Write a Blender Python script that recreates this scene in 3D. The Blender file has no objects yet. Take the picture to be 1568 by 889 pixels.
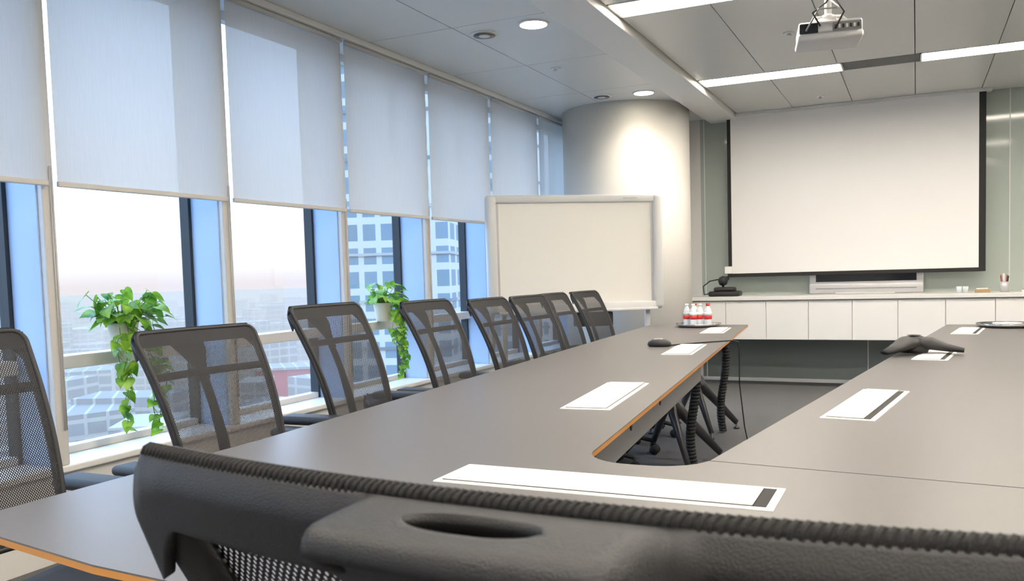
import bpy, bmesh, math, random
from mathutils import Vector, Matrix
random.seed(7)
SC=bpy.context.scene
SC.view_settings.view_transform='Standard'
SC.view_settings.look='None'
COL=bpy.context.collection
# ---------------------------------------------------------------- materials
def newmat(name):
    m=bpy.data.materials.new(name);m.use_nodes=True
    return m,m.node_tree,m.node_tree.nodes['Principled BSDF']
def mat(name,col,rough=.5,metal=0,spec=.5,noise=0,nscale=20,bump=0,bscale=200,coat=0):
    m,nt,b=newmat(name)
    b.inputs['Base Color'].default_value=(*col,1)
    b.inputs['Roughness'].default_value=rough
    b.inputs['Metallic'].default_value=metal
    b.inputs['Specular IOR Level'].default_value=spec
    b.inputs['Coat Weight'].default_value=coat
    if noise or bump:
        tc=nt.nodes.new('ShaderNodeTexCoord')
    if noise:
        n=nt.nodes.new('ShaderNodeTexNoise');n.inputs['Scale'].default_value=nscale;n.inputs['Detail'].default_value=4
        r=nt.nodes.new('ShaderNodeMapRange');r.inputs['To Min'].default_value=1-noise;r.inputs['To Max'].default_value=1+noise
        mx=nt.nodes.new('ShaderNodeMix');mx.data_type='RGBA';mx.blend_type='MULTIPLY';mx.inputs[0].default_value=1
        mx.inputs[6].default_value=(*col,1)
        nt.links.new(tc.outputs['Object'],n.inputs['Vector']);nt.links.new(n.outputs['Fac'],r.inputs['Value'])
        nt.links.new(r.outputs[0],mx.inputs[7]);nt.links.new(mx.outputs[2],b.inputs['Base Color'])
    if bump:
        n=nt.nodes.new('ShaderNodeTexNoise');n.inputs['Scale'].default_value=bscale;n.inputs['Detail'].default_value=2
        bp=nt.nodes.new('ShaderNodeBump');bp.inputs['Strength'].default_value=bump;bp.inputs['Distance'].default_value=.002
        nt.links.new(tc.outputs['Object'],n.inputs['Vector']);nt.links.new(n.outputs['Fac'],bp.inputs['Height'])
        nt.links.new(bp.outputs[0],b.inputs['Normal'])
    return m
M={}
M['wall']=mat('wall_paint',(.70,.68,.64),.6,noise=.02)
M['column']=mat('column_paint',(.78,.755,.71),.55,noise=.015,nscale=3)
M['ceil']=mat('ceiling_panel_metal',(.68,.68,.655),.33,spec=.6,noise=.02,nscale=2)
M['ceilgap']=mat('ceiling_gap',(.30,.30,.30),.8)
M['beam']=mat('beam_paint',(.82,.81,.78),.5)
M['carpet']=mat('carpet_grey',(.13,.13,.13),.95,spec=.1,noise=.35,nscale=160,bump=.6,bscale=400)
M['frame']=mat('window_frame_beige',(.60,.58,.55),.4)
M['fin']=mat('window_fin_aluminium',(.40,.54,.78),.35,metal=0)
M['gasket']=mat('window_gasket_black',(.02,.025,.03),.5)
M['sill']=mat('sill_white',(.78,.77,.74),.35)
M['glassback']=mat('glass_wall_green',(.40,.45,.41),.07,spec=.5)
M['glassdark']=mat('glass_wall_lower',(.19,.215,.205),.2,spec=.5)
M['table']=mat('table_laminate',(.136,.127,.123),.35,spec=.5,noise=.05,nscale=260,bump=.12,bscale=500)
M['ply']=mat('table_edge_ply',(.62,.27,.06),.4)
M['boxw']=mat('cable_box_white',(.84,.82,.79),.35)
M['black']=mat('black_plastic',(.014,.014,.015),.46,bump=.35,bscale=1100)
M['blackm']=mat('black_matte',(.012,.012,.012),.7)
M['fabric']=mat('black_fabric',(.014,.014,.015),.85,bump=.4,bscale=900)
M['greymetal']=mat('grey_metal',(.08,.08,.085),.35,metal=.6)
M['apron']=mat('apron_grey',(.24,.24,.235),.5)
M['chrome']=mat('chrome',(.75,.75,.76),.12,metal=1)
M['silver']=mat('silver_plastic',(.56,.56,.57),.3,metal=.3)
M['silverl']=mat('silver_light',(.68,.68,.67),.4)
M['white']=mat('white_laminate',(.84,.835,.82),.3)
M['counter']=mat('counter_top',(.76,.755,.735),.25)
M['screen']=mat('projection_cloth',(.88,.875,.87),.9)
M['whiteb']=mat('whiteboard_surface',(.87,.845,.78),.35)
M['tvblack']=mat('tv_black',(.01,.012,.02),.08)
M['pot']=mat('pot_cream',(.70,.64,.50),.45)
M['soil']=mat('soil',(.05,.035,.02),.9)
M['red']=mat('label_red',(.55,.03,.03),.4)
M['water']=mat('bottle_plastic',(.70,.76,.80),.12,spec=.6)
M['paper']=mat('paper_white',(.85,.85,.83),.6)
M['wood']=mat('box_brown',(.35,.24,.12),.5)
M['bag']=mat('bin_bag_black',(.015,.015,.017),.25,bump=.6,bscale=40)
def emis(name,col,s):
    m=bpy.data.materials.new(name);m.use_nodes=True;nt=m.node_tree;nt.nodes.clear()
    e=nt.nodes.new('ShaderNodeEmission');e.inputs[0].default_value=(*col,1);e.inputs[1].default_value=s
    o=nt.nodes.new('ShaderNodeOutputMaterial');nt.links.new(e.outputs[0],o.inputs[0]);return m
M['strip']=emis('light_diffuser',(1,.91,.79),40)
M['down']=emis('downlight_lamp',(1,.9,.72),25)
def glassmat():
    m=bpy.data.materials.new('window_glass');m.use_nodes=True;nt=m.node_tree;nt.nodes.clear()
    t=nt.nodes.new('ShaderNodeBsdfTransparent');t.inputs[0].default_value=(.95,.98,1,1)
    g=nt.nodes.new('ShaderNodeBsdfGlossy');g.inputs['Roughness'].default_value=.02
    mx=nt.nodes.new('ShaderNodeMixShader');mx.inputs[0].default_value=.05
    o=nt.nodes.new('ShaderNodeOutputMaterial')
    nt.links.new(t.outputs[0],mx.inputs[1]);nt.links.new(g.outputs[0],mx.inputs[2]);nt.links.new(mx.outputs[0],o.inputs[0]);return m
M['glass']=glassmat()
def blindmat():
    m=bpy.data.materials.new('blind_fabric');m.use_nodes=True;nt=m.node_tree;nt.nodes.clear()
    tc=nt.nodes.new('ShaderNodeTexCoord')
    mp=nt.nodes.new('ShaderNodeMapping');mp.inputs['Scale'].default_value=(1,300,8)
    n=nt.nodes.new('ShaderNodeTexNoise');n.inputs['Scale'].default_value=1;n.inputs['Detail'].default_value=2
    r=nt.nodes.new('ShaderNodeMapRange');r.inputs['To Min'].default_value=.86;r.inputs['To Max'].default_value=1.1
    d=nt.nodes.new('ShaderNodeBsdfDiffuse');t=nt.nodes.new('ShaderNodeBsdfTranslucent');t.inputs[0].default_value=(.60,.57,.53,1)
    mc=nt.nodes.new('ShaderNodeMix');mc.data_type='RGBA';mc.blend_type='MULTIPLY';mc.inputs[0].default_value=1;mc.inputs[6].default_value=(.66,.63,.58,1)
    tr=nt.nodes.new('ShaderNodeBsdfTransparent')
    m1=nt.nodes.new('ShaderNodeMixShader');m1.inputs[0].default_value=.42
    m2=nt.nodes.new('ShaderNodeMixShader');m2.inputs[0].default_value=.045
    o=nt.nodes.new('ShaderNodeOutputMaterial');L=nt.links.new
    L(tc.outputs['Object'],mp.inputs[0]);L(mp.outputs[0],n.inputs['Vector']);L(n.outputs['Fac'],r.inputs['Value']);L(r.outputs[0],mc.inputs[7])
    L(mc.outputs[2],d.inputs[0]);L(d.outputs[0],m1.inputs[1]);L(t.outputs[0],m1.inputs[2]);L(m1.outputs[0],m2.inputs[1]);L(tr.outputs[0],m2.inputs[2]);L(m2.outputs[0],o.inputs[0])
    return m
M['blind']=blindmat()
def mnode(nt,op,a,bb=None):
    n=nt.nodes.new('ShaderNodeMath');n.operation=op
    for i,v in enumerate((a,bb)):
        if v is None: continue
        if isinstance(v,(int,float)): n.inputs[i].default_value=v
        else: nt.links.new(v,n.inputs[i])
    return n.outputs[0]
def meshmat():
    m=bpy.data.materials.new('chair_mesh_fabric');m.use_nodes=True;nt=m.node_tree;b=nt.nodes['Principled BSDF']
    b.inputs['Base Color'].default_value=(.018,.018,.021,1);b.inputs['Roughness'].default_value=.7
    uv=nt.nodes.new('ShaderNodeUVMap');sp=nt.nodes.new('ShaderNodeSeparateXYZ');L=nt.links.new
    L(uv.outputs[0],sp.inputs[0])
    k=2*math.pi/.0056
    a=mnode(nt,'SINE',mnode(nt,'MULTIPLY',sp.outputs[0],k)); c=mnode(nt,'SINE',mnode(nt,'MULTIPLY',sp.outputs[1],k*.75))
    h=mnode(nt,'GREATER_THAN',mnode(nt,'MULTIPLY',a,c),.40)
    tr=nt.nodes.new('ShaderNodeBsdfTransparent');mx=nt.nodes.new('ShaderNodeMixShader')
    o=nt.nodes['Material Output'];L(h,mx.inputs[0]);L(b.outputs[0],mx.inputs[1]);L(tr.outputs[0],mx.inputs[2]);L(mx.outputs[0],o.inputs[0])
    return m
M['mesh']=meshmat()
def leafmat():
    m,nt,b=newmat('pothos_leaf');L=nt.links.new
    oi=nt.nodes.new('ShaderNodeTexCoord');n=nt.nodes.new('ShaderNodeTexNoise');n.inputs['Scale'].default_value=14
    cr=nt.nodes.new('ShaderNodeValToRGB');cr.color_ramp.elements[0].position=.35;cr.color_ramp.elements[0].color=(.08,.27,.02,1);cr.color_ramp.elements[1].position=.65;cr.color_ramp.elements[1].color=(.38,.62,.07,1)
    L(oi.outputs['Object'],n.inputs['Vector']);L(n.outputs['Fac'],cr.inputs[0]);L(cr.outputs[0],b.inputs['Base Color'])
    b.inputs['Roughness'].default_value=.4
    t=nt.nodes.new('ShaderNodeBsdfTranslucent');L(cr.outputs[0],t.inputs[0]);mx=nt.nodes.new('ShaderNodeMixShader');mx.inputs[0].default_value=.35
    L(b.outputs[0],mx.inputs[1]);L(t.outputs[0],mx.inputs[2]);L(mx.outputs[0],nt.nodes['Material Output'].inputs[0]);return m
M['leaf']=leafmat()
M['stem']=mat('stem_green',(.12,.25,.04),.5)
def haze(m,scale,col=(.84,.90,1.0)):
    # aerial perspective: pale emission mixed into the material, stronger with distance from the building (world position)
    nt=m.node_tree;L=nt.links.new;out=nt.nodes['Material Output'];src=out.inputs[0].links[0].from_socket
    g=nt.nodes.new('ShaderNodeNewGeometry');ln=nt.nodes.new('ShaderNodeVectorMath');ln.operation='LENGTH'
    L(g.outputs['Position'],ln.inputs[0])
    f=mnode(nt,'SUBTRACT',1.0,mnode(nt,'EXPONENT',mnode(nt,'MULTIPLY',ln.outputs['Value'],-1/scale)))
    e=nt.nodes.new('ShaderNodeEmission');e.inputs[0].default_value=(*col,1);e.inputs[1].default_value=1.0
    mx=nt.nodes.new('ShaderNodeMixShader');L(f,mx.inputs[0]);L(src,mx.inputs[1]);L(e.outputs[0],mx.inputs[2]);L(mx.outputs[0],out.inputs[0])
def facade(name,c1,c2,sx,sz,mo=.45):
    m,nt,b=newmat(name);L=nt.links.new
    tc=nt.nodes.new('ShaderNodeTexCoord')
    sp=nt.nodes.new('ShaderNodeSeparateXYZ');ad=nt.nodes.new('ShaderNodeMath');ad.operation='ADD';cb=nt.nodes.new('ShaderNodeCombineXYZ')
    L(tc.outputs['Object'],sp.inputs[0]);L(sp.outputs[0],ad.inputs[0]);L(sp.outputs[1],ad.inputs[1]);L(ad.outputs[0],cb.inputs[0]);L(sp.outputs[2],cb.inputs[1])
    br=nt.nodes.new('ShaderNodeTexBrick');br.offset=0;br.inputs['Color1'].default_value=(*c2,1);br.inputs['Color2'].default_value=(*[v*1.25 for v in c2],1);br.inputs['Mortar'].default_value=(*c1,1)
    br.inputs['Scale'].default_value=1;br.inputs['Mortar Size'].default_value=mo;br.inputs['Brick Width'].default_value=sx;br.inputs['Row Height'].default_value=sz;br.inputs['Mortar Smooth'].default_value=0
    L(cb.outputs[0],br.inputs['Vector']);L(br.outputs[0],b.inputs['Base Color']);b.inputs['Roughness'].default_value=.6;return m
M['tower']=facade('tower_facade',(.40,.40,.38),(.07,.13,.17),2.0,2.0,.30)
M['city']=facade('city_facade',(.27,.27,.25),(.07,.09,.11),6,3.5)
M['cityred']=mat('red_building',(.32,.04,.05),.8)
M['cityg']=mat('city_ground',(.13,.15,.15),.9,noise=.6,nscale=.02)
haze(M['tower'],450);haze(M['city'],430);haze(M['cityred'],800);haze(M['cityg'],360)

# ---------------------------------------------------------------- mesh builder
class MB:
    def __init__(s): s.v=[];s.f=[];s.m=[];s.sm=[];s.mats=[];s.uv={}
    def mi(s,k):
        if k not in s.mats: s.mats.append(k)
        return s.mats.index(k)
    def add(s,vs,fs,k,smooth=False,T=None,uv=None):
        o=len(s.v);i=s.mi(k)
        for j,p in enumerate(vs):
            p=Vector(p)
            if T is not None: p=T@p
            s.v.append(p)
            if uv: s.uv[o+j]=uv[j]
        for f in fs: s.f.append([o+a for a in f]);s.m.append(i);s.sm.append(smooth)
    def bm(s,bm,k,smooth=False,T=None):
        bm.verts.index_update()
        s.add([v.co.copy() for v in bm.verts],[[v.index for v in f.verts] for f in bm.faces],k,smooth,T);bm.free()
    def box(s,lo,hi,k,bev=0,T=None,seg=2):
        b=bmesh.new();bmesh.ops.create_cube(b,size=1)
        c=[(a+d)/2 for a,d in zip(lo,hi)];z=[abs(d-a) for a,d in zip(lo,hi)]
        for v in b.verts: v.co=Vector((v.co.x*z[0]+c[0],v.co.y*z[1]+c[1],v.co.z*z[2]+c[2]))
        if bev: bmesh.ops.bevel(b,geom=b.edges[:],offset=min(bev,min(z)*.49),segments=seg,affect='EDGES',profile=.5)
        s.bm(b,k,bool(bev) and seg>2,T)
    def tube(s,pts,r,k,n=10,T=None,closed=False,flat=None,cap=True):
        pts=[Vector(p) for p in pts];N=len(pts);vs=[];fs=[]
        rs=r if isinstance(r,(list,tuple)) else [r]*N
        up=None
        for i,p in enumerate(pts):
            if closed: t=(pts[(i+1)%N]-pts[i-1])
            else: t=pts[min(i+1,N-1)]-pts[max(i-1,0)]
            t.normalize()
            if flat is not None: a=Vector(flat)
            elif up is None: a=Vector((0,0,1)) if abs(t.z)<.9 else Vector((1,0,0))
            else: a=up
            x=t.cross(a)
            if x.length<1e-4: x=t.cross(Vector((1,0,.1)))
            x.normalize();y=x.cross(t).normalized();up=y
            ra=rs[i];rx,ry=ra if isinstance(ra,tuple) else (ra,ra)
            for j in range(n):
                q=2*math.pi*j/n;vs.append(p+x*math.cos(q)*rx+y*math.sin(q)*ry)
        for i in range(N if closed else N-1):
            for j in range(n):
                a=i*n+j;b=i*n+(j+1)%n;c=((i+1)%N)*n+(j+1)%n;d=((i+1)%N)*n+j
                fs.append([a,b,c,d])
        if not closed and cap: fs.append(list(range(n))[::-1]);fs.append([(N-1)*n+j for j in range(n)])
        s.add(vs,fs,k,True,T)
    def lathe(s,prof,k,c=(0,0,0),n=32,T=None,smooth=True):
        vs=[];fs=[]
        for r,z in prof:
            for j in range(n):
                q=2*math.pi*j/n;vs.append((c[0]+r*math.cos(q),c[1]+r*math.sin(q),c[2]+z))
        for i in range(len(prof)-1):
            for j in range(n): fs.append([i*n+j,i*n+(j+1)%n,(i+1)*n+(j+1)%n,(i+1)*n+j])
        fs.append(list(range(n))[::-1]);fs.append([(len(prof)-1)*n+j for j in range(n)])
        s.add(vs,fs,k,smooth,T)
    def obj(s,name,loc=(0,0,0),rot=0,parent=None,mods=None):
        me=bpy.data.meshes.new(name);me.from_pydata([tuple(v) for v in s.v],[],s.f)
        for k in s.mats: me.materials.append(M[k])
        me.polygons.foreach_set('material_index',s.m);me.polygons.foreach_set('use_smooth',s.sm)
        if s.uv:
            ul=me.uv_layers.new(name='UVMap')
            for l in me.loops: ul.data[l.index].uv=s.uv.get(l.vertex_index,(0,0))
        me.update()
        o=bpy.data.objects.new(name,me);COL.objects.link(o);o.location=loc;o.rotation_euler=(0,0,rot)
        if parent: o.parent=parent
        return o
def RZ(a,x=0,y=0,z=0): return Matrix.Translation((x,y,z))@Matrix.Rotation(a,4,'Z')
def empty(name,loc=(0,0,0)):
    e=bpy.data.objects.new(name,None);COL.objects.link(e);e.location=loc;return e

XW=-3.25; YB=8.85; H=2.66; XR=3.6; YN=-3.0
# ---------------------------------------------------------------- room shell
b=MB();b.box((XW-.35,YN,-.1),(XR,YB+.1,0),'carpet');b.obj('floor')
b=MB();b.box((-2.0,YB,.46),(XR,YB+.1,H+.1),'glassback')
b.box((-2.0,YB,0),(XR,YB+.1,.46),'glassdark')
b.box((XW-.35,YB,0),(-2.0,YB+.1,H+.1),'wall')
for x in (-1.96,-.42,.75,1.9,3.05): b.box((x-.004,YB-.004,0),(x+.004,YB+.01,H),'silverl')
b.obj('wall_back')
b=MB();b.box((XR,YN,0),(XR+.1,YB+.1,H+.1),'wall');b.obj('wall_right')
b=MB();b.box((XW-.35,YN-.1,0),(XR,YN,H+.1),'wall');b.obj('wall_near')
b=MB();b.box((-2.0,YB-.02,0),(XR,YB,.035),'silverl',.004);b.obj('baseboard_back')
P=1.015;Y0=3.43
posts=[Y0+P*i for i in range(-6,6)]
b=MB()
b.box((XW-.30,YN,0),(XW,YB,.37),'wall')
b.box((XW-.30,YN,H-.02),(XW-.04,YB,H+.1),'wall')
b.obj('wall_window')
b=MB();b.box((XW-.30,YN,.37),(XW+.02,YB,.40),'sill',.006);b.obj('trim_sill')
b=MB();b.box((XW-.02,YN,H-.035),(XW+.075,YB,H),'beam',.004);b.obj('trim_blind_pelmet')
GX=XW-.235
for i,y in enumerate(posts):
    if y<YN: continue
    e=empty(f'window_{i+1}',(GX,y,.4))
    b=MB();b.box((-.003,.03,0),(.003,P-.03,H-.42),'glass');b.obj('pane',parent=e)
    b=MB()
    b.box((.02,-.035,0),(.215,.012,H-.42),'fin',.003)
    b.box((-.03,-.055,0),(.03,.03,H-.42),'gasket')
    b.box((.20,-.028,-.0),(.245,.028,H-.42),'frame',.006)
    b.box((-.03,.03,.385),(.07,P-.055,.445),'frame',.005)
    b.box((-.03,.03,0),(.03,P-.055,.035),'frame',.004)
    b.box((-.03,.03,H-.47),(.03,P-.055,H-.42),'frame',.004)
    b.tube([(.252,.006,1.25),(.252,.006,.15)],.0025,'frame',6)
    b.tube([(.252,.016,1.25),(.252,.016,.15)],.0025,'frame',6)
    b.obj('mullion',parent=e)
for i,y in enumerate(posts[:-1]):
    if y+P>YB+.2: continue
    b=MB();y0=y+.03;y1=min(y+P-.012,YB-.05)
    vs=[];fs=[];n=12
    for j in range(n+1):
        for z in (1.585,H-.03): vs.append((XW+.03,y0+(y1-y0)*j/n,z))
    for j in range(n): fs.append([2*j,2*j+2,2*j+3,2*j+1])
    b.add(vs,fs,'blind')
    b.box((XW+.022,y0,1.565),(XW+.040,y1,1.588),'frame',.004)
    b.tube([(XW+.045,y0,H-.05),(XW+.045,y1,H-.05)],.014,'frame',12)
    b.obj('roller_blind')
b=MB();b.lathe([(.60,0),(.60,H)],'column',(-2.52,7.99,0),96);b.obj('round_column')
# ceiling
b=MB();b.box((XW-.35,YN,H+.03),(XR,YB+.1,H+.12),'ceilgap')
g=.003
ys=[YN]+[ -1.9+1.1*i for i in range(0,10)]+[YB]
for x0,x1 in ((XW-.04,-2.57),(-2.57,-1.90)):
    for a,c in zip(ys[:-1],ys[1:]): b.box((x0+g,a+g,H),(x1-g,c-g,H+.03),'ceil')
SY=[.25,2.5,4.75,7.0];xs=[-1.60+.53*i for i in range(11)]
allS=[-2.0]+SY  # nearer rows are out of view, added at the same pitch for lighting
r=[];p=YN
for sy in allS:
    r.append((p,sy));p=sy+.28
r.append((p,YB))
for a,c in r:
    for i in range(len(xs)):
        x0=xs[i];x1=xs[i+1] if i+1<len(xs) else XR
        if x0>=XR: continue
        b.box((x0+g,a+g,H),(min(x1,XR)-g,c-g,H+.03),'ceil')
b.obj('ceiling')
b=MB();b.box((-1.89,YN,H-.05),(-1.61,YB,H+.03),'beam',.004);b.obj('ceiling_beam')
for sy in allS:
    for k in range(3):
        x0=-1.60+k*1.62+.012;x1=x0+1.07
        b=MB()
        b.box((x0,sy+.01,H+.012),(x1,sy+.27,H+.018),'strip')
        for q in ((x0-.008,sy,x1+.008,sy+.012),(x0-.008,sy+.268,x1+.008,sy+.28),(x0-.008,sy,x0+.004,sy+.28),(x1-.004,sy,x1+.008,sy+.28)):
            b.box((q[0],q[1],H-.004),(q[2],q[3],H+.03),'beam')
        b.obj('fluorescent_ceiling_light')
        if x1+.5<XR:
            b=MB();b.box((x1+.015,sy+.005,H+.012),(x1+.54,sy+.275,H+.025),'ceilgap')
            for j in range(9): b.box((x1+.02,sy+.015+j*.03,H-.002),(x1+.535,sy+.025+j*.03,H+.014),'apron')
            b.obj('air_vent')
for (x,y) in ((-2.10,4.87),(-2.10,7.2),(-2.10,2.55),(-2.10,.2)):
    b=MB();b.lathe([(.092,-.008),(.096,-.002),(.09,.002),(.07,.0)],'white',(0,0,0),32)
    b.lathe([(.082,-.0095),(.082,-.004)],'down',(0,0,0),32)
    b.obj('recessed_downlight',(x,y,H))
    l=bpy.data.lights.new('downlight_spot','SPOT');l.energy=26;l.spot_size=math.radians(130);l.spot_blend=1;l.color=(1,.88,.72);l.shadow_soft_size=.07
    o=bpy.data.objects.new('downlight_beam',l);COL.objects.link(o);o.location=(x,y,H-.02)
for (x,y) in ((-2.46,4.92),(-2.46,7.15),(-2.46,2.6)):
    b=MB();b.lathe([(.085,-.006),(.088,0)],'beam',(0,0,0),32);b.lathe([(.07,-.012),(.05,-.009),(.05,-.006)],'apron',(0,0,0),32);b.lathe([(.035,-.014),(.035,-.012)],'beam',(0,0,0),24)
    b.obj('ceiling_speaker',(x,y,H))
for (x,y) in ((-2.42,6.0),(-.75,5.92),(-.78,8.26)):
    b=MB();b.lathe([(.035,-.006),(.038,0)],'beam',(0,0,0),24);b.lathe([(.012,-.022),(.018,-.018),(.010,-.006)],'silverl',(0,0,0),16);b.obj('ceiling_sprinkler',(x,y,H))  # sprinkler heads on the ceiling

# ---------------------------------------------------------------- projection screen
b=MB();y=8.70
b.box((-1.665,y,1.09),(.50,y+.004,H-.02),'screen')
b.box((-1.70,y-.001,1.06),(-1.665,y+.006,H-.02),'blackm')
b.box((.50,y-.001,1.06),(.555,y+.006,H-.02),'blackm')
b.box((-1.70,y-.006,1.055),(.555,y+.012,1.09),'blackm',.004)
b.box((-1.74,y-.03,H-.03),(.60,y+.07,H),'silverl',.005)
b.obj('projection_screen')
# ---------------------------------------------------------------- credenza
b=MB();yf=8.35;x0=-2.05;x1=3.55
b.box((x0,yf+.02,.46),(x1,YB,.83),'white')
x=-2.055+.01
while x<x1-.1:
    b.box((x+.002,yf,.462),(min(x+.377,x1),yf+.019,.822),'white',.002);x+=.379
b.box((x0-.01,yf-.02,.835),(x1,YB,.872),'counter',.003)
b.obj('wall_credenza')
e=MB()
e.box((-.94,-.03,.02),(.06,.05,.50),'silver',.01)
e.box((-.88,-.034,.115),(.0,-.028,.47),'tvblack')
e.box((-.94,-.055,.0),(.06,-.02,.10),'silver',.012,seg=3)
e.box((-.88,-.058,.046),(.0,-.053,.054),'apron')
e.box((-.70,-.08,-.0),(-.18,.06,.012),'silverl',.004)
e.obj('flat_tv',(0,8.79,.872))
b=MB();b.lathe([(.035,0),(.04,.09),(.036,.09),(.033,.01)],'silver',(0,0,0),24)
for i in range(7):
    a=i*.9;b.tube([(.012*math.cos(a),.012*math.sin(a),.01),(.032*math.cos(a),.032*math.sin(a),.14+.01*(i%3))],.004,('blackm','red','paper')[i%3],6)
b.obj('pen_cup',(.69,8.55,.872))
b=MB();b.box((-.06,-.03,0),(.06,.03,.03),'wood',.003);b.box((-.05,-.028,.03),(.04,.025,.038),'paper',.002);b.obj('card_box',(.52,8.5,.872))
b=MB();b.box((-.035,-.03,0),(.035,.03,.018),'paper',.003);b.box((-.03,-.02,.018),(.03,.02,.026),'wood',.002);b.obj('note_box',(.85,8.52,.872))
for x in (.34,.39):
    b=MB();b.lathe([(.02,0),(.024,.055),(.021,.055),(.018,.005)],'water',(0,0,0),20);b.obj('water_glass',(x,8.55,.872))
b=MB();b.box((-.15,-.10,0),(.15,.10,.05),'black',.02,seg=3);b.box((-.10,-.08,.045),(.10,.07,.09),'black',.02,seg=3)
b.tube([(-.02,.02,.08),(-.03,.02,.13),(0,.0,.16)],.012,'black',10)
b.lathe([(.0,-.05),(.036,-.036),(.05,0),(.036,.036),(.0,.05)],'black',(-.02,0,.15),20)
b.box((.0,-.02,.22),(.07,.03,.29),'paper',.006);b.tube([(.03,.005,.16),(.035,.005,.22)],.008,'black',8)
b.tube([(-.13,0,.03),(-.20,-.03,.02),(-.22,.02,.10),(-.16,.05,.15),(-.05,.03,.17),(.02,.02,.19)],.006,'blackm',8)
b.obj('conference_camera',(-1.70,8.52,.872))
# ---------------------------------------------------------------- whiteboard
pL=Vector((-3.0,5.92));pR=Vector((-1.86,6.81));d=(pR-pL);Lw=d.length;ang=math.atan2(d.y,d.x)
b=MB();w=Lw
b.box((.06,-.01,.90),(w-.06,.03,1.70),'whiteb')
b.box((.05,-.03,1.695),(w-.05,.04,1.755),'silverl',.012,seg=3)
b.box((.05,-.035,.845),(w-.05,.04,.905),'silverl',.012,seg=3)
b.box((0,-.045,.84),(.085,.055,1.76),'silverl',.035,seg=4)
b.box((w-.085,-.045,.84),(w,.055,1.76),'silverl',.035,seg=4)
b.box((.085,-.014,.905),(.10,.0,1.695),'silver');b.box((w-.10,-.014,.905),(w-.085,.0,1.695),'silver')
b.box((.08,-.10,.835),(w-.08,-.02,.855),'silverl',.006)
b.box((w-.33,-.036,1.722),(w-.22,-.030,1.732),'silver')
for x in (.13,w-.13):
    b.box((x-.02,.0,.06),(x+.02,.03,.86),'silverl',.006)
    b.box((x-.02,-.28,.045),(x+.02,.28,.085),'silverl',.01)
    for yy in (-.25,.25): b.tube([(x-.012,yy,.026),(x+.012,yy,.026)],.026,'blackm',16)
b.box((.13,.005,.25),(w-.13,.025,.29),'silverl',.006)
b.box((.7,-.06,.72),(1.0,.05,.83),'black',.01)
b.obj('electronic_whiteboard',(pL.x,pL.y,0),ang)

# ---------------------------------------------------------------- table
def rnd(pts,rs,n=8):
    out=[];N=len(pts)
    for i,p in enumerate(pts):
        p=Vector(p);a=(Vector(pts[i-1])-p);c=(Vector(pts[(i+1)%N])-p);r=rs[i] if isinstance(rs,list) else rs
        if r<=0: out.append(tuple(p));continue
        a.normalize();c.normalize();th=a.angle(c);dd=r/math.tan(th/2)
        t0=p+a*dd;t1=p+c*dd;bi=(a+c).normalized();ce=p+bi*(r/math.sin(th/2))
        for k in range(n+1):
            q=t0.lerp(t1,k/n);v=(q-ce).normalized()*r;out.append(tuple(ce+v))
    return out
ol=[(-1.54,.925),(-1.1,.855),(-.53,.82),(.04,.855),(.48,.925),(.47,1.7),(.90,6.26),(.18,6.26),(-.41,1.73),(-.66,1.73),(-1.09,6.26),(-1.81,6.26),(-1.54,1.7)]
rs=[.04,0,0,0,.04,.3,.03,.03,.115,.115,.03,.03,.3]
poly=rnd(ol,rs)
def prism(mb,poly,z0,z1,ktop,kside):
    n=len(poly);o=[(x,y,z1) for x,y in poly]+[(x,y,z0) for x,y in poly]
    mb.add(o,[list(range(n)),[n+i for i in range(n)][::-1]],ktop)
    mb.add(o,[[i,n+i,n+(i+1)%n,(i+1)%n] for i in range(n)],kside)
b=MB();prism(b,poly,.726,.737,'table','ply')
prism(b,poly,.7368,.740,'table','table')
def seam(a,c,wd=.0025):
    a=Vector(a);c=Vector(c);dd=(c-a);L=dd.length;T=RZ(math.atan2(dd.y,dd.x),a.x,a.y,0)
    b.box((0,-wd/2,.7395),(L,wd/2,.7404),'blackm',T=T)
seam((-.415,1.815),(.468,1.735))
def cbox(cx,cy,L,W,ang,gap='x+'):
    T=RZ(ang,cx,cy,0)
    b.box((-W/2,-L/2,.7385),(W/2,L/2,.7425),'boxw',.0015,T=T)
    b.box((-W/2+.014,-L/2+.014,.742),(W/2-.014,L/2-.014,.7432),'blackm',T=T)
    gx=.014 if gap=='x+' else -.001
    gy=.022 if gap=='y-' else 0
    b.box((-W/2+.0145,-L/2+.0145+gy,.743),(W/2-.016-gx,L/2-.0145,.7465),'boxw',.0015,T=T)
aL=math.radians(5.3);aR=-math.radians(7.6)
cbox(-.925,2.69,.61,.155,aL,'n');cbox(-1.07,4.32,.55,.15,aL,'n');cbox(-1.195,5.67,.5,.15,aL,'n')
cbox(-.128,2.70,.59,.14,aR);cbox(.085,4.25,.56,.14,aR);cbox(.275,5.67,.5,.14,aR)
cbox(-.547,1.54,.66,.155,math.radians(90),'y-')
def leg(cx,cy,r=.32,a0=.6):
    b.tube([(cx,cy,.71),(cx,cy,.33)],.034,'greymetal',14)
    b.box((cx-.2,cy-.04,.69),(cx+.2,cy+.04,.726),'greymetal',.004)
    for k in range(4):
        a=a0+k*math.pi/2;dx,dy=math.cos(a),math.sin(a)
        b.tube([(cx,cy,.42),(cx+dx*.08,cy+dy*.08,.30),(cx+dx*r,cy+dy*r,.045)],[(.03,.04),(.024,.034),(.015,.020)],'greymetal',10)
        b.lathe([(.02,0),(.022,.012),(.008,.02),(.008,.045)],'greymetal',(cx+dx*r,cy+dy*r,0),14)
for cx,cy in ((-1.17,2.6),(-1.33,4.95),(-1.43,6.0),(.16,2.6),(.45,4.95),(.55,6.0)): leg(cx,cy)
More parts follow.
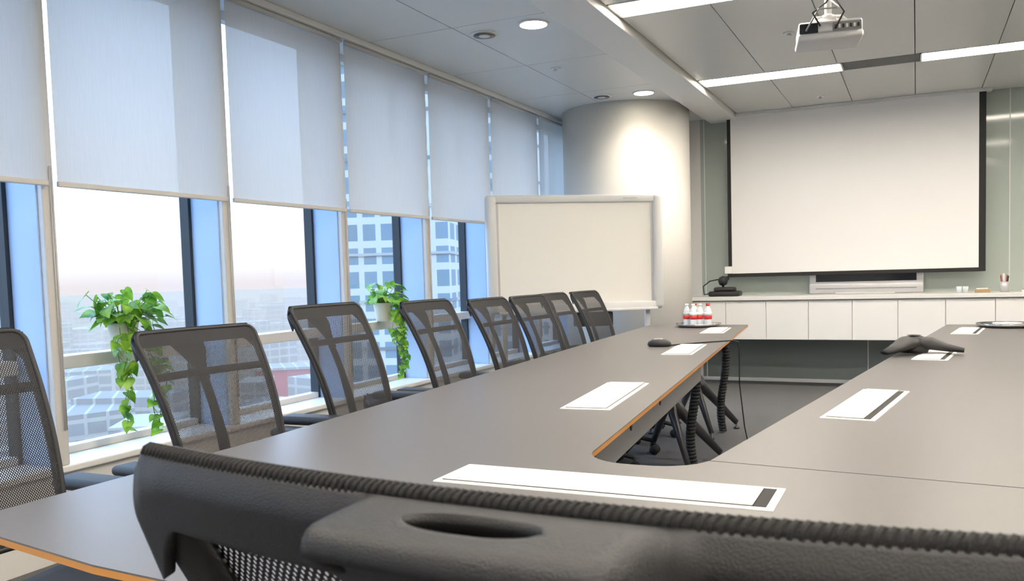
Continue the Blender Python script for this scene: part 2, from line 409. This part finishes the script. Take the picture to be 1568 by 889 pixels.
def snake(cx,cy):
    n=34
    for i in range(n):
        z=.71-i*.70/n;dx=.02*math.sin(i*.18)
        b.lathe([(.024,0),(.028,.003),(.028,.016),(.024,.020)],'black',(cx+dx,cy,z-.02),12)
snake(-1.17,4.9);snake(-1.22,6.0);snake(.30,5.2)
for s_,x0_,x1_ in ((1,-.80,-1.04),(-1,-.27,.02)):
    a=Vector((x0_,1.98));c=Vector((x1_,4.5));dd=c-a;T=RZ(math.atan2(dd.y,dd.x),a.x,a.y)
    b.box((0,-.009,.56),(dd.length,.009,.72),'apron',.003,T=T)
    for q in (.25,.75,1.3): b.lathe([(.018,-.011),(.018,.011)],'blackm',T=T@Matrix.Translation((q,0,.635))@Matrix.Rotation(math.pi/2,4,'X'),n=16)
b.obj('conference_table')

# ---------------------------------------------------------------- chairs
def chair_mesh():
    b=MB()
    ZB,ZT=.57,1.045
    def S(z): return (z-ZB)/(ZT-ZB)
    def B(u,z,off=0):
        s=S(z);y=-.215-.185*s+.028*math.sin(math.pi*min(max(s,0),1))+.03*(u/.23)**2
        return Vector((u,y-off,z))
    def sm(t): t=min(max(t,0),1);return t*t*(3-2*t)
    ol=rnd([(-.195,ZB),(.195,ZB),(.236,ZT-.007),(-.236,ZT-.007)],[.07,.07,.026,.026],8)
    dn=[]
    for i,p in enumerate(ol):
        q=ol[(i+1)%len(ol)];L=math.dist(p,q);k=max(1,int(L/.025))
        for j in range(k): dn.append((p[0]+(q[0]-p[0])*j/k,p[1]+(q[1]-p[1])*j/k))
    pts=[B(u*.965,z,-.006) for u,z in dn]
    b.tube(pts,(.0065),'black',10,closed=True,flat=(0,1,.1))
    # mesh roll wrapped over the top edge
    top=[B(u,ZT-.0042,-.001) for u in [(-.214+.428*i/40) for i in range(41)]]
    b.tube(top,.0042,'fabric',10)
    for i in range(120):
        u=-.212+.424*i/119;p=B(u,ZT-.0042,-.001)
        b.tube([p+Vector((-.0012,-.0046,-.0006)),p+Vector((-.0005,-.0033,.0033)),p+Vector((.0005,0,.0048)),p+Vector((.0011,.003,.0036))],.0012,'fabric',5)
    # mesh panel
    n=18;vs=[];uv=[];fs=[]
    for j in range(n+1):
        z=ZB+.005+(ZT-ZB-.015)*j/n;hw=(.195+.043*S(z))*.95
        if j==0: hw*=.8
        for i in range(n+1):
            u=-hw+2*hw*i/n;vs.append(B(u,z,-.009));uv.append((u,z))
    for j in range(n):
        for i in range(n):
            a=j*(n+1)+i;fs.append([a,a+1,a+n+2,a+n+1])
    b.add(vs,fs,'mesh',True,uv=uv)
    # padded backing band between mesh and rear plate
    vs=[];fs=[];nn=30
    for i in range(nn+1):
        u=-.222+.444*i/nn
        vs+= [B(u,ZT-.006,-.0065),B(u,ZT-.048,-.0065)]
    for i in range(nn): fs.append([2*i,2*i+1,2*i+3,2*i+2])
    b.add(vs,fs,'blackm',True)
    # rear top rail: vertical band at the sides, horizontal handle shelf with slot in the middle
    U0=.012
    cols=[-.230+.460*i/140 for i in range(141)]
    def cen(u): return sm((.074-abs(u-U0))/.020)
    def prof(u,t):
        c=cen(u);e=sm((abs(u)-.19)/.04);zt=ZT-.004-.012*sm((abs(u)-.212)/.02)
        so=.003+.012*math.sin(math.pi*.5*min(1,t*2.2));sz=zt-(.042+.03*e)*t
        if t<.72: co=.003+.045*t/.72;cz=ZT-.0035+.0012*math.sin(math.pi*t/.72)
        else:
            q=(t-.72)/.28*math.pi*.62;co=.048+.0085*math.sin(q);cz=ZT-.0035-.0085*(1-math.cos(q))
        return so*(1-c)+co*c,sz*(1-c)+cz*c
    def hole(u):
        v=abs(u-U0)
        h=.175*math.sqrt(max(0,1-(v/.027)**2.6)) if v<.027 else 0
        return .42-h,.42+h
    R=9;bm=bmesh.new();grid=[]
    for u in cols:
        h1,h2=hole(u);ts=[h1*r/R for r in range(R+1)]+[h2+(1-h2)*r/R for r in range(R+1)]
        col=[]
        for t in ts:
            o_,z_=prof(u,t);p=B(u,ZT);p=Vector((u,p.y-o_,z_))
            p.y+=(1-cen(u))*.185*(ZT-z_)/(ZT-ZB)
            col.append(bm.verts.new(p))
        grid.append(col)
    for i in range(len(cols)-1):
        for r in list(range(R))+list(range(R+1,2*R+1)):
            bm.faces.new((grid[i][r],grid[i+1][r],grid[i+1][r+1],grid[i][r+1]))
    bmesh.ops.remove_doubles(bm,verts=bm.verts[:],dist=.0002)
    bmesh.ops.recalc_face_normals(bm,faces=bm.faces[:])
    if sum(f.normal.y for f in bm.faces)>0: bmesh.ops.reverse_faces(bm,faces=bm.faces[:])
    bmesh.ops.solidify(bm,geom=bm.faces[:],thickness=.007)
    b.bm(bm,'black',True)
    # yoke below the handle tapering into the spine
    vs=[];fs=[];NU=12;NV=14
    for j in range(NV+1):
        t=j/NV;z=ZT-.014-.15*t;hw=.054*(1-sm(t*1.05))+.020
        for i in range(NU+1):
            u=hw*(2*i/NU-1)+U0*(1-t);vs.append(B(u,z,.022+.022*(1-sm(t*2.2))+.010*math.cos((2*i/NU-1)*math.pi/2)))
    for j in range(NV):
        for i in range(NU):
            a=j*(NU+1)+i;fs.append([a,a+NU+1,a+NU+2,a+1])
    b.add(vs,fs,'black',True)
    for s in (-1,1):
        pp=[B(s*(.19+.036*S(z)),z,.006) for z in [ZB+.02+(ZT-ZB-.05)*i/12 for i in range(13)]]
        b.tube(pp,[(.012,.011)]*13,'black',10,flat=(0,1,.1))
    b.tube([B(-.20+.4*i/14,ZB+.05-.03*(1-((i-7)/7)**2),.010) for i in range(15)],[(.010,.03)]*15,'black',10,flat=(0,0,1))
    b.tube([B(-.215+.43*i/14,.905,.012) for i in range(15)],[(.012,.006)]*15,'black',10,flat=(0,1,0))
    sp=[B(0,z,.028) for z in (.90,.85,.8,.7,.62,.56)]+[Vector((0,-.20,.48)),Vector((0,-.12,.425)),Vector((0,0,.415))]
    b.tube(sp,[(.016,.010)]*3+[(.02,.012)]*3+[(.03,.02)]*3,'black',12,flat=(0,1,.2))
    # seat
    def seat(u,v):
        hw=.24;y=-.22+.47*v;x=hw*(u*2-1)*(1-.06*(1-v));dip=.012*math.cos((u-.5)*math.pi)
        drop=.035*sm((v-.82)/.18)
        return Vector((x,y,.495-dip-drop))
    bm=bmesh.new();n=14;g2=[[bm.verts.new(seat(i/n,j/n)) for i in range(n+1)] for j in range(n+1)]
    for j in range(n):
        for i in range(n): bm.faces.new((g2[j][i],g2[j][i+1],g2[j+1][i+1],g2[j+1][i]))
    bmesh.ops.recalc_face_normals(bm,faces=bm.faces[:])
    if sum(f.normal.z for f in bm.faces)<0: bmesh.ops.reverse_faces(bm,faces=bm.faces[:])
    bmesh.ops.solidify(bm,geom=bm.faces[:],thickness=.05)
    b.bm(bm,'fabric',True)
    b.box((-.2,-.18,.425),(.2,.2,.447),'black',.01,seg=3)
    b.box((-.08,-.12,.37),(.08,.12,.43),'black',.015,seg=3)
    for s in (-1,1):
        b.tube([(s*.18,-.05,.425),(s*.25,-.06,.43),(s*.30,-.09,.47),(s*.305,-.13,.55),(s*.30,-.17,.645)],[(.022,.012)]*5,'black',10)
        b.box((s*.30-.042,-.34,.642),(s*.30+.042,-.07,.672),'black',.014,seg=4)
    b.tube([(0,0,.38),(0,0,.20)],.025,'chrome',16);b.tube([(0,0,.28),(0,0,.09)],.034,'black',16)
    for k in range(5):
        a=math.pi/2+k*2*math.pi/5;dx,dy=math.cos(a),math.sin(a)
        b.tube([(0,0,.125),(dx*.15,dy*.15,.115),(dx*.29,dy*.29,.085)],[(.03,.022),(.022,.018),(.014,.012)],'black',10)
        c=Vector((dx*.29,dy*.29,.03));t=Vector((-dy,dx,0))
        b.tube([c-t*.026,c-t*.006],.029,'blackm',16);b.tube([c+t*.006,c+t*.026],.029,'blackm',16)
        b.tube([(c.x,c.y,.09),(c.x,c.y,.03)],.008,'black',8)
    return b
cm=chair_mesh()
c0=cm.obj('office_chair',(-.143,.709,0),math.radians(-3.0));c0.scale=(1.11,1,1.013)
me=c0.data
cx_=[-1.61,-1.66,-1.69,-1.71,-1.73,-1.75,-1.77,-1.79]
cy_=[1.15,1.96,2.69,3.46,4.13,4.68,5.16,5.76]
cz_=[1.01,.97,1.01,.995,.98,.975,.975,.97]
cr_=[0,-4,3,2,1,-2,2,-3]
for x,y,z,r_ in zip(cx_,cy_,cz_,cr_):
    o=bpy.data.objects.new('office_chair',me);COL.objects.link(o);o.location=(x,y,0);o.rotation_euler=(0,0,math.radians(-90+r_));o.scale=(1,1,z)

# ---------------------------------------------------------------- projector
b=MB()
b.box((-.16,-.13,-.045),(.16,.13,-.01),'silverl',.012,seg=3)
b.box((-.155,-.125,-.015),(.155,.125,.05),'silver',.014,seg=3)
b.box((-.15,-.131,-.010),(-.06,-.122,.04),'tvblack',.004)
b.box((.01,-.131,-.008),(.15,-.122,.038),'apron',.004)
for i in range(7): b.box((.02+i*.018,-.135,.004),(.030+i*.018,-.129,.022),'paper' if i%2 else 'blackm')
b.lathe([(.036,0),(.036,.02),(.028,.022),(.026,.012)],'blackm',T=Matrix.Translation((-.10,.125,0))@Matrix.Rotation(-math.pi/2,4,'X'),n=24)
for sx in (-.1,.1):
    for sy in (-.06,.08): b.tube([(0,0,.10),(sx*.6,sy*.6,.09),(sx,sy,.045)],.006,'silverl',8)
b.lathe([(.04,.085),(.04,.10),(.02,.11)],'silverl',(0,0,0),20)
b.tube([(0,0,.10),(0,0,.30)],.018,'silverl',16)
b.lathe([(.05,.285),(.055,.31)],'silverl',(0,0,0),24)
b.tube([(-.05,-.14,.02),(-.09,-.17,.08),(-.02,-.12,.14),(.01,-.03,.2),(.015,0,.3)],.005,'blackm',6)
b.tube([(.02,-.14,.0),(.06,-.18,.07),(.03,-.10,.15),(-.01,-.02,.22),(-.01,0,.3)],.005,'blackm',6)
b.tube([(-.12,-.14,.0),(-.06,-.16,.10),(.05,-.12,.11),(.01,-.02,.18)],.005,'apron',6)
b.obj('ceiling_projector',(-.42,4.88,2.35),math.radians(10))

# ---------------------------------------------------------------- small table items
def tray(x,y,r=.16):
    b=MB();b.lathe([(r*.8,0),(r*.97,.012),(r,.022),(r*.985,.024),(r*.94,.014),(r*.8,.004),(.001,.004)],'chrome',(0,0,0),48);b.obj('serving_tray',(x,y,.7405))
TX=-1.40
tray(TX,6.05);tray(.50,6.03,.17)
for i,(dx,dy) in enumerate(((-.075,-.02),(-.03,.03),(.02,-.03),(.065,.03),(-.02,-.06),(.08,-.05))):
    b=MB();b.lathe([(.022,0),(.026,.004),(.026,.045),(.026,.10),(.018,.125),(.011,.135),(.011,.15)],'water',(0,0,0),20)
    b.lathe([(.0268,.05),(.0268,.078)],'red',(0,0,0),20);b.lathe([(.0268,.078),(.0268,.10)],'paper',(0,0,0),20);b.lathe([(.013,.143),(.013,.158)],'red' if i%2 else 'paper',(0,0,0),16)
    b.obj('water_bottle',(TX+dx,6.05+dy,.7455))
b=MB()
b.lathe([(.055,.0),(.065,.02),(.055,.055),(.035,.072),(.001,.076)],'black',(0,0,0),32)
for k in range(3):
    a=math.radians(90+120*k+25);dx,dy=math.cos(a),math.sin(a)
    b.tube([(0,0,.042),(dx*.07,dy*.07,.040),(dx*.13,dy*.13,.024),(dx*.20,dy*.20,.012)],[(.06,.032),(.050,.028),(.037,.018),(.024,.010)],'black',16)
b.lathe([(.03,.0765),(.028,.079),(.001,.079)],'greymetal',(0,0,0),24)
b.obj('conference_phone',(-.01,4.24,.7475))
b=MB();b.lathe([(.045,0),(.052,.008),(.048,.024),(.03,.036),(.001,.040)],'black',(0,0,0),28,T=Matrix.Scale(1.25,4,(1,0,0)))
b.box((-.03,-.012,.03),(.02,.012,.041),'silver',.006)
ox,oy,oz=-1.25,4.49,.7405
b.tube([(x-ox,y-oy,z-oz) for x,y,z in [(-1.20,4.49,.745),(-1.12,4.62,.744),(-1.05,4.72,.744),(-.975,4.80,.744),(-.93,4.84,.744),(-.90,4.85,.735),(-.895,4.85,.70),(-.90,4.87,.5),(-.88,4.9,.25),(-.86,5.0,.05),(-.85,5.15,.006),(-.95,5.4,.006)]],.0035,'blackm',8)
b.obj('desk_microphone',(ox,oy,oz))
b=MB();b.lathe([(.10,0),(.13,.38),(.135,.39),(.128,.385),(.098,.01)],'black',(0,0,0),32)
vs=[];n=40
for j,(r_,z) in enumerate(((.132,.30),(.142,.36),(.138,.41),(.128,.405),(.115,.34))):
    for i in range(n):
        a=2*math.pi*i/n;w_=1+.05*math.sin(i*2.1+j)+.04*random.random();vs.append((r_*w_*math.cos(a),r_*w_*math.sin(a),z+.012*math.sin(i*1.7+j*2)))
b.add(vs,[[j*n+i,j*n+(i+1)%n,(j+1)*n+(i+1)%n,(j+1)*n+i] for j in range(4) for i in range(n)],'bag',True)
b.obj('waste_bin',(-3.02,4.52,0))

# ---------------------------------------------------------------- plants
def leaf(b,p,dirv,size,roll):
    d=Vector(dirv).normalized();up=Vector((0,0,1));x=d.cross(up)
    if x.length<.05: x=Vector((1,0,0))
    x.normalize();nrm=x.cross(d).normalized()
    R_=Matrix.Rotation(roll,3,d);x=R_@x;nrm=R_@nrm
    half=[(0,0),(-.10,.22),(-.06,.42),(.10,.50),(.35,.44),(.62,.28),(.85,.10),(1.0,0)]
    mid=[.0,.1,.2,.33,.5,.68,.86,1.0]
    vs=[];fs=[]
    for t in mid: vs.append(p+d*t*size+nrm*(-.25*size*t*t))
    for s in (1,-1):
        o=len(vs)
        for (l,wd) in half: vs.append(p+d*l*size+x*s*wd*size+nrm*(.10*wd*size-.25*size*l*l))
        for i in range(7):
            f=[i,i+1,o+i+1,o+i];fs.append(f if s<0 else f[::-1])
    b.add(vs,fs,'leaf',True)
def plant(loc,nl,vines,sc,seed):
    random.seed(seed);b=MB()
    b.lathe([(.045,0),(.052,.01),(.068,.12),(.072,.13),(.066,.13),(.06,.11)],'pot',(0,0,0),32)
    b.lathe([(.062,.112),(.001,.118)],'soil',(0,0,0),24)
    for i in range(nl):
        a=random.uniform(0,2*math.pi);r_=random.uniform(.01,.05);el=random.uniform(.0,1.3)
        base=Vector((r_*math.cos(a),r_*math.sin(a),.115))
        L_=random.uniform(.05,.18)*sc;q=Vector((math.cos(a)*math.cos(el)*.7,math.sin(a)*math.cos(el)*1.1,math.sin(el)*.85))
        tip=base+q*L_+Vector((0,0,.02))
        if tip.x<-.05: tip.x=-.05+random.random()*.03
        b.tube([base,base.lerp(tip,.5)+Vector((0,0,.02)),tip],.0018,'stem',5)
        dv=Vector((max(q.x,-.2)+random.uniform(-.1,.4),q.y+random.uniform(-.3,.3),random.uniform(-.7,.2)))
        leaf(b,tip,dv,random.uniform(.045,.08)*sc,random.uniform(-.7,.7))
    for (y,x,ln) in vines:
        # vines spill over the pot rim and hang inside the window recess, ending above the sill
        p=Vector((.04,y*.5,.13));pts=[p.copy()];p=p+Vector((.04+x*.4,y*.4,.015));pts.append(p.copy())
        k=int(ln/.033)
        for i in range(k):
            p=p+Vector((random.uniform(-.004,.004),random.uniform(-.014,.016)+y*.12*(1-i/k),-.033));pts.append(p.copy())
            for s in ((-1,1) if i%4 else (1,)):
                if random.random()<.85:
                    zz=random.uniform(-1,-.1)
                    if p.z<-.36: zz=random.uniform(-.4,.1)
                    leaf(b,p,(random.uniform(0,.5),s*random.uniform(.4,1),zz),random.uniform(.042,.072)*sc*(1-.3*i/k),random.uniform(-.6,.6))
        b.tube(pts,.002,'stem',5)
    b.obj('potted_pothos_plant',loc)
plant((-3.375,2.86,.846),78,[(-.07,.05,.46),(-.03,.07,.52),(.02,.09,.50),(.05,.05,.53),(-.11,.06,.28),(.09,.07,.36)],1.12,3)
plant((-3.375,5.04,.846),60,[(0.02,.07,.53),(.08,.05,.42),(.05,.07,.50),(-.04,.06,.3)],1.0,5)
random.seed(11)
# ---------------------------------------------------------------- exterior
ZG=-45
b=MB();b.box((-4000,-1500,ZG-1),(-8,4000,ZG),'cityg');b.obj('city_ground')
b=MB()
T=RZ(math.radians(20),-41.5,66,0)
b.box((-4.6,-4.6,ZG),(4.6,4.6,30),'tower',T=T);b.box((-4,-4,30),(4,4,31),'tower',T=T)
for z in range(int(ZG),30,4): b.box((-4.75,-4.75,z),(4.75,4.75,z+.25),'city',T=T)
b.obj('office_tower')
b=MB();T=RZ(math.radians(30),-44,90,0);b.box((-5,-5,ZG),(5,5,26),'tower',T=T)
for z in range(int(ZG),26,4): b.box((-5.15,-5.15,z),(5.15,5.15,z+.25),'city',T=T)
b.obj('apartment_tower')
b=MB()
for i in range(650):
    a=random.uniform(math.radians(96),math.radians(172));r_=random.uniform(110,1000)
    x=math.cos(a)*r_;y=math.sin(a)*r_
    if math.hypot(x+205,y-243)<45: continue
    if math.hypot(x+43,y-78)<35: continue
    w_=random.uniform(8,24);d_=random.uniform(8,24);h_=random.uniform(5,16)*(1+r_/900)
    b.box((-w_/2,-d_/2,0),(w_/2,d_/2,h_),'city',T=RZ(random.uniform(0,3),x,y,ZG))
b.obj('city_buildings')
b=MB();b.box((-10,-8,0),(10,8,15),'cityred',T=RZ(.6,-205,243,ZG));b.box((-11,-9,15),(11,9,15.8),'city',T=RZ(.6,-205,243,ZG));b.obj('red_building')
# world
w=bpy.data.worlds.new('sky');SC.world=w;w.use_nodes=True;nt=w.node_tree;nt.nodes.clear()
tc=nt.nodes.new('ShaderNodeTexCoord');sp=nt.nodes.new('ShaderNodeSeparateXYZ');cr=nt.nodes.new('ShaderNodeValToRGB')
mr=nt.nodes.new('ShaderNodeMapRange');mr.inputs['From Min'].default_value=-.1;mr.inputs['From Max'].default_value=.6
bg=nt.nodes.new('ShaderNodeBackground');bg.inputs[1].default_value=6.0;o=nt.nodes.new('ShaderNodeOutputWorld')
e=cr.color_ramp.elements;e[0].position=0;e[0].color=(.16,.17,.19,1);e[1].position=1;e[1].color=(.42,.66,1,1)
q=e.new(.14);q.color=(.172,.155,.158,1);q=e.new(.20);q.color=(.24,.235,.24,1);q=e.new(.4);q.color=(.48,.66,.95,1)
L=nt.links.new;L(tc.outputs['Generated'],sp.inputs[0]);L(sp.outputs[2],mr.inputs[0]);L(mr.outputs[0],cr.inputs[0]);L(cr.outputs[0],bg.inputs[0]);L(bg.outputs[0],o.inputs[0])

# ---------------------------------------------------------------- camera
yaw,pitch,roll=math.radians(25.305),math.radians(-3.501),math.radians(-1.66)
F=Vector((-math.sin(yaw)*math.cos(pitch),math.cos(yaw)*math.cos(pitch),math.sin(pitch)))
R=Vector((math.cos(yaw),math.sin(yaw),0));U=R.cross(F)
R2=R*math.cos(roll)+U*math.sin(roll);U2=-R*math.sin(roll)+U*math.cos(roll)
cd=bpy.data.cameras.new('camera');cd.sensor_width=36;cd.lens=1313.2/1568*36;cd.shift_y=55.2/1568;cd.clip_end=8000;cd.clip_start=.02
cd.dof.use_dof=True;cd.dof.focus_distance=2.6;cd.dof.aperture_fstop=22
co=bpy.data.objects.new('camera',cd);COL.objects.link(co)
m=Matrix((R2,U2,-F)).transposed().to_4x4();m.translation=Vector((0,0,1.15));co.matrix_world=m
SC.camera=co
